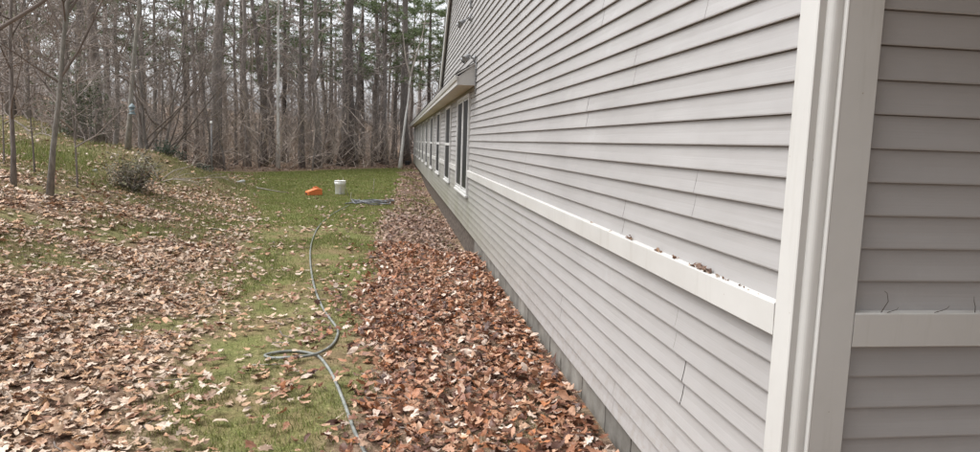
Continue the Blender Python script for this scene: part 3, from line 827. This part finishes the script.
def unique_tree(u, Y, H, r, lean, label, mat='bark', tw='twig', name='bare_tree', first=.2, nb=14, blen=2.2, wig=.035, seed=1, fork=None, sec=5, ter=4, x=None):
    X = xat(u, Y) if x is None else x
    t = empty(name, (X, Y, gz(X, Y))); tag(t, label, 'tree')
    a, b = bare_tree(seed, H, r, first, nb, blen, lean, wig, sec, ter, fork)
    a.build('trunk', MT[mat], t, True); b.build('crown', MT[tw], t, True); return t

# near trees on the bank
unique_tree(13, 11.4, 6.5, .034, (.02, 0), 'slim dark sapling on the bank at the far left edge', tw='twig_dark', seed=11, first=.14, nb=18, blen=2.4, sec=5, ter=4)
unique_tree(48, 11.2, 9.0, .040, (.13, .0), 'pale grey young maple leaning right on the leafy bank', 'bark_pale', 'twig_dark', seed=15, first=.13, nb=22, blen=2.6, wig=.025, sec=6, ter=4, fork=((.20, .65, .1, 3.4), (.30, .5, .3, 3.2), (.27, -.6, .1, 2.8)))
unique_tree(127, 18.5, 10, .056, (.14, 0), 'pale leaning trunk beside the hanging bird feeder', 'bark_pale', 'twig_dark', seed=17, first=.16, nb=18, blen=2.6, wig=.03)
unique_tree(0, 8.0, 9, .05, (0, 0), 'bare tree beyond the left edge reaching long thin branches into view', tw='twig_dark', seed=19, first=.12, nb=26, blen=4.2, wig=.03, x=-6.3, sec=5, ter=4, fork=((.06, 1.5, .5, 5), (.12, 1.9, .9, 5.5), (.2, 1.2, .3, 5), (.27, 1.6, 1.2, 5)))
unique_tree(101, 24, 17, .17, (.0, 0), 'dark thick trunk behind the leaning pale tree on the bank', 'bark_dark', seed=21, first=.25)
unique_tree(150, 21, 6, .045, (-.12, .05), 'dark multi-stemmed young tree arching above the pale dead branches', tw='twig_dark', seed=23, first=.1, nb=20, blen=2.4, wig=.06, fork=((.08, .6, .1, 4.2), (.1, -.5, .2, 4.0), (.12, .9, 0, 3.4)))
unique_tree(163, 23, 6, .05, (.14, .05), 'dark shrubby tree leaning right behind the evergreen shrub', tw='twig_dark', seed=24, first=.1, nb=20, blen=2.4, wig=.06, fork=((.1, .8, .1, 4.2), (.12, .3, .2, 4.0)))
# the row behind the lawn
unique_tree(216, 36, 18, .30, (0, 0), 'big straight brown trunk behind the thin garden pole', 'bark', seed=31, first=.3, nb=16, blen=4, fork=((.43, .8, 0, 5),))
unique_tree(278, 37, 17, .085, (.005, 0), 'tall pale straight birch between dark trunks behind the orange case', 'birch', 'twig_pale', 'birch_tree', seed=33, first=.35, wig=.01)
unique_tree(346, 42, 19, .42, (-.005, 0), 'thickest dark trunk behind the white bucket', 'bark_dark', seed=35, first=.3, nb=18, blen=4)
unique_tree(400, 41.5, 5.7, .115, (.098, 0), 'white forked birch at the end of the lawn next to the house', 'birch', 'twig_pale', 'birch_tree', seed=39, first=.8, nb=3, blen=1.0, wig=.02, fork=((.95, -.34, 0, 3.0), (.97, .36, 0, 3.8)))
unique_tree(431, 58, 8.5, .14, (.12, 0), 'slender white birch standing behind the eave of the house', 'birch', 'twig_pale', 'birch_tree', seed=41, first=.6, nb=5, blen=1.5, wig=.02, fork=((.9, .5, 0, 3), (.93, -.05, 0, 4.5)))
unique_tree(405, 47.5, 17, .34, (0, 0), 'dark trunk standing right at the far corner of the house', 'bark', seed=43, first=.35)
unique_tree(312, 35.5, 4.2, .04, (.1, 0), 'small dark crooked sapling leaning right in front of the woods', seed=45, first=.15, nb=12, blen=1.8, wig=.09)
mids = [(197, 40, .16), (236, 40, .13), (247, 38, .19), (263, 39, .21), (272, 42, .24), (303, 38, .14), (317, 39, .22), (328, 46, .2), (356, 47, .2), (376, 49, .26), (386, 46, .18), (394, 53, .24), (184, 38, .13), (70, 27, .12), (85, 30, .16), (28, 24, .1), (116, 32, .16), (140, 30, .13), (156, 34, .14), (12, 30, .17), (38, 38, .2), (203, 52, .26), (226, 55, .26), (286, 58, .3), (309, 60, .26), (-20, 26, .14), (410, 62, .3), (440, 55, .24), (420, 70, .3)]
ORD = ['first', 'second', 'third', 'fourth', 'fifth', 'sixth', 'seventh', 'eighth', 'ninth', 'tenth', 'eleventh', 'twelfth', 'thirteenth', 'fourteenth', 'fifteenth', 'sixteenth', 'seventeenth', 'eighteenth']
marks = [(-60, 'the left picture edge'), (48, 'the pale leaning maple'), (127, 'the feeder trunk'), (216, 'the big straight brown trunk'), (278, 'the tall pale birch'), (346, 'the thickest dark trunk'), (400, 'the forked white birch')]
cnt = {}
for i, (u, Y, r) in enumerate(sorted(mids)):
    mk = [m for m in marks if m[0] <= u][-1]; deep = Y > 50
    cnt[(mk, deep)] = cnt.get((mk, deep), -1)+1
    lab = '%s bare trunk%s right of %s' % (ORD[cnt[(mk, deep)]], ' deep in the woods' if deep else '', mk[1])
    put('bare%d' % (i % 6), xat(u, Y), Y, lab, 'tall bare trees of the woods', s=random.uniform(.9, 1.15), thick=r*.8/.15)
pines = [(383, 47, 1.0), (428, 56, 1.05), (405, 54, 1.1), (447, 62, 1.1), (362, 52, 1.0), (243, 47, .95), (302, 50, 1.0), (110, 36, .9), (70, 40, .95), (188, 56, 1.1), (330, 54, 1.0), (266, 55, 1.05), (20, 44, 1.0), (95, 31, .85), (285, 45, .95), (146, 48, 1.0), (468, 70, 1.2)]
for i, (u, Y, s) in enumerate(sorted(pines)):
    put('pine%d' % (i % 3), xat(u, Y), Y, '%s pine from the left, green boughs among the bare trees' % ORD[i], 'pines among the bare trees', 'pine_tree', s=s)
for i in range(11):
    u = -40+17*i+random.uniform(-14, 14); Y = random.uniform(12.5, 21)
    if 100 < u < 150: Y = random.uniform(19.5, 23)
    put('sapling%d' % (i % 5), xat(u, Y), Y, 'thin bare sapling among the taller trees of the woods', 'thin saplings in the woods', 'sapling', s=random.uniform(.55, .95), thick=random.uniform(.35, .6))
for i in range(48):
    u = random.uniform(-30, 415); Y = random.uniform(31, 52) if u > 190 else random.uniform(21, 46)
    X = xat(u, Y)
    if X > .6: continue
    if Y < float(lawn_far(np.array(X)))+.8 and u > 190: Y = float(lawn_far(np.array(X)))+random.uniform(.8, 12); X = xat(u, Y)
    put('sapling%d' % (i % 5), X, Y, 'thin bare sapling among the taller trees of the woods', 'thin saplings in the woods', 'sapling', s=random.uniform(.7, 1.4), thick=random.uniform(.8, 1.6))

# the woods beyond, one mass
def ribbons(P0, D, L, wd, rs, bend=.25):
    n = len(P0); s = np.cross(D, rs.normal(0, 1, (n, 3))); s /= np.linalg.norm(s, axis=1)[:, None]+1e-6
    b = rs.normal(0, bend, (n, 3)); pts = []
    for t in (0, .5, 1.0):
        c = P0+D*(L*t)[:, None]+b*(L*t*t)[:, None]*.5; w_ = (wd*(1-.75*t))[:, None]*s*.5
        pts += [c-w_, c+w_]
    V = np.stack(pts, 1).reshape(-1, 3); i = np.arange(n)[:, None]*6
    return V, np.concatenate([i+np.array([[0, 1, 3, 2]]), i+np.array([[2, 3, 5, 4]])])
def brush():
    rs = np.random.default_rng(5)
    n = 15000
    u = rs.uniform(-60, 412, n); Y = np.where(u > 195, rs.uniform(33, 66, n), rs.uniform(24, 60, n))
    x = (u-395.5)/FPX*Y; k = (Y > lawn_far(x)+.5) & (x < .3+.0*Y); x, Y, = x[k], Y[k]; n = len(x)
    z0 = ground(x, Y)+rs.exponential(1.7, n)-.1
    D = rs.normal(0, .8, (n, 3)); D[:, 2] = np.abs(D[:, 2])+.25; D /= np.linalg.norm(D, axis=1)[:, None]
    V, F = ribbons(np.stack([x, Y, z0], 1), D, rs.uniform(.8, 2.8, n), rs.uniform(.014, .040, n), rs, .5)
    o = link('underbrush', mesh_np('underbrush', V, F, MT['brush'])); tag(o, 'tangle of bare brown underbrush filling the woods between the trunks', 'brush', kind='stuff')
    # far wood: trunks and twigs
    m = MB()
    for i in range(65):
        Y = rs.uniform(58, 130); uu = rs.uniform(-80, 470); X = (uu-395.5)/FPX*Y; r = rs.uniform(.05, .20); g = gz(X, Y); H = rs.uniform(10, 16); l = rs.normal(0, .3, 2)
        m.tube([(X, Y, g-.3), (X+l[0]*.5, Y, g+H*.5), (X+l[0], Y+l[1], g+H)], (r*1.1, r*.75, r*.2), 6, False)
    o = m.build('far_trunks', MT['bark'], None, True); tag(o, 'far mass of trunks deep in the woods', 'woods', kind='stuff')
    n = 15000; u = rs.uniform(-90, 480, n); Y = rs.uniform(55, 125, n); x = (u-395.5)/FPX*Y
    z0 = ground(x, Y)+rs.uniform(0, 1, n)**2.6*15
    D = rs.normal(0, .8, (n, 3)); D[:, 2] = np.abs(D[:, 2])+.1; D /= np.linalg.norm(D, axis=1)[:, None]
    V, F = ribbons(np.stack([x, Y, z0], 1), D, rs.uniform(1, 3.5, n), rs.uniform(.02, .07, n), rs)
    o = link('far_twigs', mesh_np('far_twigs', V, F, MT['twig'])); tag(o, 'far haze of bare twigs deep in the woods', 'woods', kind='stuff')
brush()

# ------------------------------------------------------------------ shrubs and garden things
def leafy_shrub(name, X, Y, rx, rz_, n, col, label, seed, lsz=.055, stems=18):
    rs = np.random.default_rng(seed); g = gz(X, Y); t = empty(name, (X, Y, g)); tag(t, label, 'shrub')
    st = MB(); tips = []
    for _ in range(stems):
        a = rs.uniform(0, 6.28); d = (math.cos(a)*rs.uniform(.2, 1.1), math.sin(a)*rs.uniform(.2, 1.1), rs.uniform(.5, 1.2))
        q, r = limb((rs.normal(0, .08), rs.normal(0, .08), -.03), d, rz_*rs.uniform(.8, 1.25), .012, 6, .12, .02, rs); q[:, :2] *= rx/rz_*.8; st.tube(q, r, 4, False)
        for _ in range(5):
            j = rs.integers(2, 7); j = min(j, 6); q2, r2 = limb(q[j], rs.normal(0, 1, 3)+np.array([0, 0, .4]), rz_*.32, .005, 3, .15, .03, rs); st.tube(q2, r2, 3, False); tips += list(q2[1:])
        tips += list(q[3:])
    st.build('stems', MT['twig'], t, True)
    tips = np.array(tips); c = tips[rs.integers(0, len(tips), n)]+rs.normal(0, .03, (n, 3))
    d = rs.normal(0, 1, (n, 3)); d[:, 2] = d[:, 2]*.5-.1; d /= np.linalg.norm(d, axis=1)[:, None]
    s = np.cross(d, rs.normal(0, .5, (n, 3))+np.array([0, 0, 1])); s /= np.linalg.norm(s, axis=1)[:, None]+1e-6
    L = lsz*rs.uniform(.6, 1.3, (n, 1))
    V = np.stack([c, c+d*L*.5+s*L*.22, c+d*L, c+d*L*.5-s*L*.22], 1).reshape(-1, 3)
    C = np.repeat(np.array(col)*rs.uniform(.5, 1.4, (n, 1)), 4, 0)
    link('foliage', mesh_np('foliage', V, np.arange(n*4).reshape(-1, 4), MT['green'], False, {'col': C}), t)
leafy_shrub('leafy_shrub', xat(131, 14.2), 14.2, .74, .62, 1300, (.145, .135, .080), 'low rounded half-bare green-brown shrub on the bank', 3, .075, 30)
leafy_shrub('evergreen_shrub', xat(168, 21), 21, .55, .62, 2200, (.045, .085, .050), 'dark blue-green low evergreen behind the mound', 4, .06)
leafy_shrub('evergreen_shrub', xat(206, 25), 25, .55, .55, 1800, (.03, .05, .025), 'small dark evergreen next to the pale stones', 6, .06)
leafy_shrub('hemlock_shrub', xat(80, 21), 21, 1.3, 2.2, 5000, (.085, .105, .055), 'loose green young hemlock behind the pale maple', 8, .07, 26)

def dead_branches():
    X, Y = xat(160, 16.5), 16.5; rs = np.random.default_rng(9); t = empty('dead_branch', (X, Y, gz(X, Y)))
    tag(t, 'bleached dead branch arching over the mound beside the shrub', 'branch')
    for d, L in (((1.0, .2, .75), 1.5), ((.5, .1, .9), 1.1), ((-.4, .2, .8), .9), ((.8, -.3, .35), 1.2)):
        m = MB(); q, r = limb((0, 0, -.05), d, L, .018, 8, .12, -.12, rs); m.tube(q, r, 6, False)
        for _ in range(5):
            j = rs.integers(2, 8); q2, r2 = limb(q[j], q[j]-q[j-1]+rs.normal(0, .08, 3), L*.4, r[j]*.6, 4, .15, -.02, rs); m.tube(q2, r2, 4, False)
        m.build('branch', MT['stick'], t, True)
dead_branches()

# stones by the pole
def stone(u, Y, a, b, c, label, seed):
    rs = np.random.default_rng(seed); X = xat(u, Y); th = np.linspace(0, np.pi, 8); ph = np.arange(12)*2*np.pi/12
    V = [];
    k = rs.normal(0, 1, (5, 3))
    for t in th:
        for p in ph:
            d = np.array([math.sin(t)*math.cos(p), math.sin(t)*math.sin(p), math.cos(t)])
            s = 1+.22*np.sin(k @ d*2.5).sum()*.5
            V.append(np.sign(d)*np.abs(d)**.8*np.array([a, b, c])*s)
    V = np.array(V); i = np.arange(7)[:, None]*12; j = np.arange(12)[None]; q = (j+1) % 12
    me = mesh_np('stone', V, np.stack([i+j, i+12+j, i+12+q, i+q], -1).reshape(-1, 4), MT['stone'], True)
    tag(link('stone', me, None, (X, Y, gz(X, Y)+c*.45), rs.uniform(0, 3)), label, 'stone', 'pale stones at the edge of the lawn')
stone(216, 24.0, .15, .12, .10, 'pale stone nearest the pole in the row at the lawn edge', 1)
stone(226, 24.2, .17, .13, .11, 'pale rounded stone second from the pole at the lawn edge', 2)
stone(233, 24.6, .08, .07, .06, 'smallest pale stone in the row at the lawn edge', 3)
stone(241, 24.2, .16, .13, .08, 'flat pale stone farthest right in the row at the lawn edge', 4)
stone(95, 15.5, .05, .05, .04, 'tiny white stone on the green patch of the bank', 5)

def pole():
    X, Y = xat(212, 21.5), 21.5; t = empty('garden_pole', (X, Y, gz(X, Y))); tag(t, 'thin dark garden pole with a small pale cap beside the stones', 'pole')
    MB().tube([(0, 0, -.2), (0, 0, .8), (.01, 0, 1.62)], .014, 8).build('shaft', MT['metal'], t, True)
    MB().lathe([(0, 1.62), (.03, 1.62), (.036, 1.64), (.03, 1.68), (.0, 1.70)], 14).build('cap', MT['bucket'], t, True)
pole()

def feeder():
    Y = 18.3; zc = 1.67+.62; X = (132-395.5)/FPX*Y
    for _ in range(5): pr = proj((X, Y, zc))[0]; X += (132-pr[0])/FPX*Y; zc += (pr[1]-108)/FPX*Y
    t = empty('bird_feeder', (X, Y, zc-.16)); tag(t, 'blue-grey bird feeder hanging in front of the leaning pale trunk', 'bird feeder'); t.scale = (.8, .8, .9)
    MB().lathe([(0, 0), (.10, 0), (.105, .02), (.075, .03), (.07, .05), (.068, .20), (.0, .20)], 18).build('seed_tube', MT['feeder'], t, True)
    MB().lathe([(.0, .30), (.02, .295), (.06, .255), (.105, .20), (.11, .19), (0, .195)], 18).build('roof', MT['feeder'], t, True)
    MB().tube([(0, 0, .29), (.02, .05, .9), (.05, .12, 2.3)], .004, 5).build('hanging_wire', MT['metal'], t)
feeder()

def bucket():
    X, Y = xat(340, 20.9), 20.9; t = empty('bucket', (X, Y, gz(X, Y))); tag(t, 'white plastic bucket standing upright on the lawn', 'bucket'); t.scale = (1.08, 1.08, 1.1)
    MB().lathe([(0, .005), (.125, .005), (.130, .012), (.142, .30), (.150, .302), (.150, .325), (.144, .328), (.146, .365), (.152, .367), (.152, .38), (.140, .38), (.127, .02), (0, .02)], 32).build('body', MT['bucket'], t, True)
    MB().lathe([(.1445, .285), (.153, .286), (.153, .294), (.1445, .296)], 32).build('rib', MT['bucket'], t, True)
    a = np.linspace(0, math.pi, 16); MB().tube([(.155*math.cos(q), -.03-.15*math.sin(q)*.45, .335-.17*math.sin(q)) for q in a], .004, 6).build('bail_handle', MT['metal'], t, True)
    for s in (-1, 1): MB().box((s*.150-.008, -.04, .322), (s*.150+.008, -.005, .35)).build('handle_ear', MT['bucket'], t)
    MB().box((-.005, -.153, .02), (.03, -.137, .20)).build('label_strip', MT['stone'], t)
bucket()
def orange():
    X, Y = xat(314, 20.3), 20.3; g = gz(X, Y); t = empty('tool_case', (X, Y, g)); t.rotation_euler.z = .5
    tag(t, 'orange plastic case lying on the lawn left of the bucket', 'case')
    poly = [(-.22, .0), (.20, .0), (.21, .06), (.20, .19), (.05, .20), (-.10, .15), (-.22, .11)]
    MB().prism(poly, 'y', -.12, .12).build('body', MT['orange'], t, bevel=.015, recalc=True)
    a = np.linspace(0, math.pi, 10); MB().tube([(.05+.09*math.cos(q), -.0, .185+.055*math.sin(q)) for q in a], .014, 8).build('handle', MT['orange'], t, True)
    MB().box((-.235, -.06, .03), (-.215, .06, .07)).build('latch', MT['black'], t)
orange()

def curve_tube(pts, r, name, mat, label, cat, n=8, per=6, jit=0):
    P = np.array(pts, float); out = []
    for i in range(len(P)-1):
        p0, p1, p2, p3 = P[max(i-1, 0)], P[i], P[i+1], P[min(i+2, len(P)-1)]
        for t in np.linspace(0, 1, per, endpoint=False):
            out.append(.5*((2*p1)+(-p0+p2)*t+(2*p0-5*p1+4*p2-p3)*t*t+(-p0+3*p1-3*p2+p3)*t**3))
    out.append(P[-1]); out = np.array(out)
    o = MB().tube(out, r, n).build(name, MT[mat], None, True); tag(o, label, cat); return o, out
hp3 = []
for i, (x, y) in enumerate(HP):
    z = gz(x, y)+.014
    if 12 <= i <= 14: z += .016
    hp3.append((x, y, z))
ho, _ = curve_tube(hp3, .0115, 'garden_hose', 'hose', 'grey-green garden hose with a loop winding up the lawn', 'hose', 8)
cp = MB(); cp.tube([(-.135, 3.46, gz(-.12, 3.46)+.018), (-.10, 3.36, gz(-.1, 3.36)+.018)], .019, 10); cp.build('coupling', MT['hose_end'], ho, True)
# grey tangled hose by the far leaf strip
pts = []
for i in range(34):
    a = i*.75; pts.append((-.62+.48*math.cos(a*.9)+.010*i-.15, 17.9+.5*math.sin(a*1.3)+.05*math.sin(i), 0))
pts = [(x, y, gz(x, y)+.02+.0016*i+.03*abs(math.sin(i*1.7))) for i, (x, y, _) in enumerate(pts)]
curve_tube(pts, .015, 'coiled_hose', 'grey_hose', 'tangled grey hose heaped where the lawn meets the leaf strip', 'hose', 6, 5)
for u, v0, Y, L, lab in ((349, 0, 20.2, .55, 'thin pale stake leaning beside the white bucket'), (373, 0, 21.0, .50, 'thin upright pale stake on the lawn right of the bucket'), (350, 0, 17.8, .30, 'short pale stake poking up by the tangled grey hose')):
    X = xat(u, Y); g = gz(X, Y)
    dx = -.18 if 'leaning' in lab else .03
    tag(MB().tube([(X, Y, g-.05), (X+dx*.5, Y, g+L*.5), (X+dx, Y+.02, g+L)], (.010, .009, .006), 6).build('stake', MT['stick'], None, True), lab, 'stake')
def stick(pts, r, lab):
    P = [(x, y, gz(x, y)+r*1.2) for x, y in pts]; rr = np.linspace(r, r*.35, len(P))
    tag(MB().tube(P, rr, 6).build('fallen_stick', MT['stick'], None, True), lab, 'stick')
stick([(-3.95, 20.6), (-3.6, 20.75), (-3.3, 20.62), (-3.1, 20.7)], .025, 'pale fallen stick lying on the lawn left of the orange case')
stick([(-3.05, 11.9), (-2.8, 12.05), (-2.55, 12.0)], .018, 'short pale fallen stick among the leaves at the lawn edge')
stick([(-1.0, 5.0), (-.8, 5.02), (-.72, 5.0)], .006, 'thin twig lying by the loop of the hose')
# dark slab by the foundation
sx, sy = .98, 10.35; sg = gz(sx, sy)
t = MB(); t.box((-.16, -.26, .0), (.16, .26, .045)); t.box((-.16, -.26, .046), (-.13, .26, .075)); t.box((.13, -.26, .046), (.16, .26, .075))
o = t.build('splash_block', MT['black'], None, loc=(sx, sy, sg+.02), bevel=.008); o.rotation_euler.z = .25
tag(o, 'dark splash block lying in the leaves against the foundation', 'splash block')
fx, fy = .80, 45.2
tag(MB().box((-.16, -.2, -.02), (.16, .2, .3)).build('utility_box', MT['black'], None, loc=(fx, fy, gz(fx, fy)), bevel=.03), 'small black box on the ground at the far corner of the house', 'box')

# scraps caught on the belt ledge
def scraps():
    zt = BELT1+.0095
    spots = [(3.33, 3, 1.0), (3.28, 2, .7), (2.95, 3, .9), (2.90, 2, .6), (2.72, 2, .8), (2.56, 3, .6), (2.49, 4, .9), (2.45, 4, .8), (2.41, 3, .7), (2.35, 2, .6), (2.27, 2, .45), (4.0, 1, .6), (3.62, 1, .5), (2.15, 2, .35), (2.05, 1, .3)]
    for qi, (y, n, s) in enumerate(sorted(spots)):
        rs = np.random.default_rng(int(y*1000)); B = []
        m = MB(); cols = []
        for q in range(n*2):
            o = LS[rs.integers(0, 3)]; k = len(o); P = np.zeros((k+1, 3)); P[:k, :2] = o; P[:, 2] = rs.normal(0, 1)*P[:, 0]**2+rs.normal(0, .06, k+1)
            P *= .026*s*rs.uniform(.7, 1.4); R = np.array(Matrix.Rotation(rs.uniform(0, 6.28), 3, 'Z') @ Matrix.Rotation(rs.uniform(.2, 1.3), 3, 'X') @ Matrix.Rotation(rs.uniform(0, 6.28), 3, 'Z'))
            P = P @ R.T; P[:, 2] -= P[:, 2].min(); P += (A-.014+rs.normal(0, .004), y+rs.normal(0, .018), zt-.001)
            P[:, 0] = np.minimum(P[:, 0], A-.002)
            j = np.arange(k); m.add(P, np.stack([np.full(k, k), j, (j+1) % k], 1)); c = np.array((PAL_FAR+PAL_BANK)[rs.integers(0, 12)])*rs.uniform(.5, 1.0); cols.append(np.repeat(c[None], k+1, 0))
        o = m.build('leaf_scraps', MT['leaf'], None, True, attr={'col': np.concatenate(cols)})
        tag(o, '%s clump of dry leaf scraps from the corner post on the white belt board' % ORD[qi], 'leaf scraps', 'scraps on the belt board')
    tw = [((1.425, 1.806, zt), (1.440, 1.800, zt+.035), (1.432, 1.798, zt+.060), (1.424, 1.80, zt+.066), 'fine curled dark twig on the ledge nearest the corner post'),
          ((1.445, 1.806, zt), (1.455, 1.80, zt+.006), (1.47, 1.80, zt+.010), (1.475, 1.80, zt+.018), 'small dark twig lying on the ledge next to the curled one'),
          ((1.60, 1.806, zt), (1.62, 1.80, zt+.008), (1.635, 1.80, zt+.014), (1.642, 1.80, zt+.022), 'slanting dark twig in the middle of the front ledge'),
          ((1.735, 1.806, zt), (1.728, 1.80, zt+.02), (1.722, 1.80, zt+.035), (1.720, 1.80, zt+.05), 'upright dark twig on the front ledge farthest from the corner')]
    for a, b, c, d, lab in tw:
        m = MB().tube([a, b, c, d], (.0012, .0010, .0008, .0005), 5)
        tag(m.build('twig', MT['twig_wet'], None, True), lab, 'twig')
scraps()
print('trees', TREES[0], 'objects', len(bpy.data.objects))
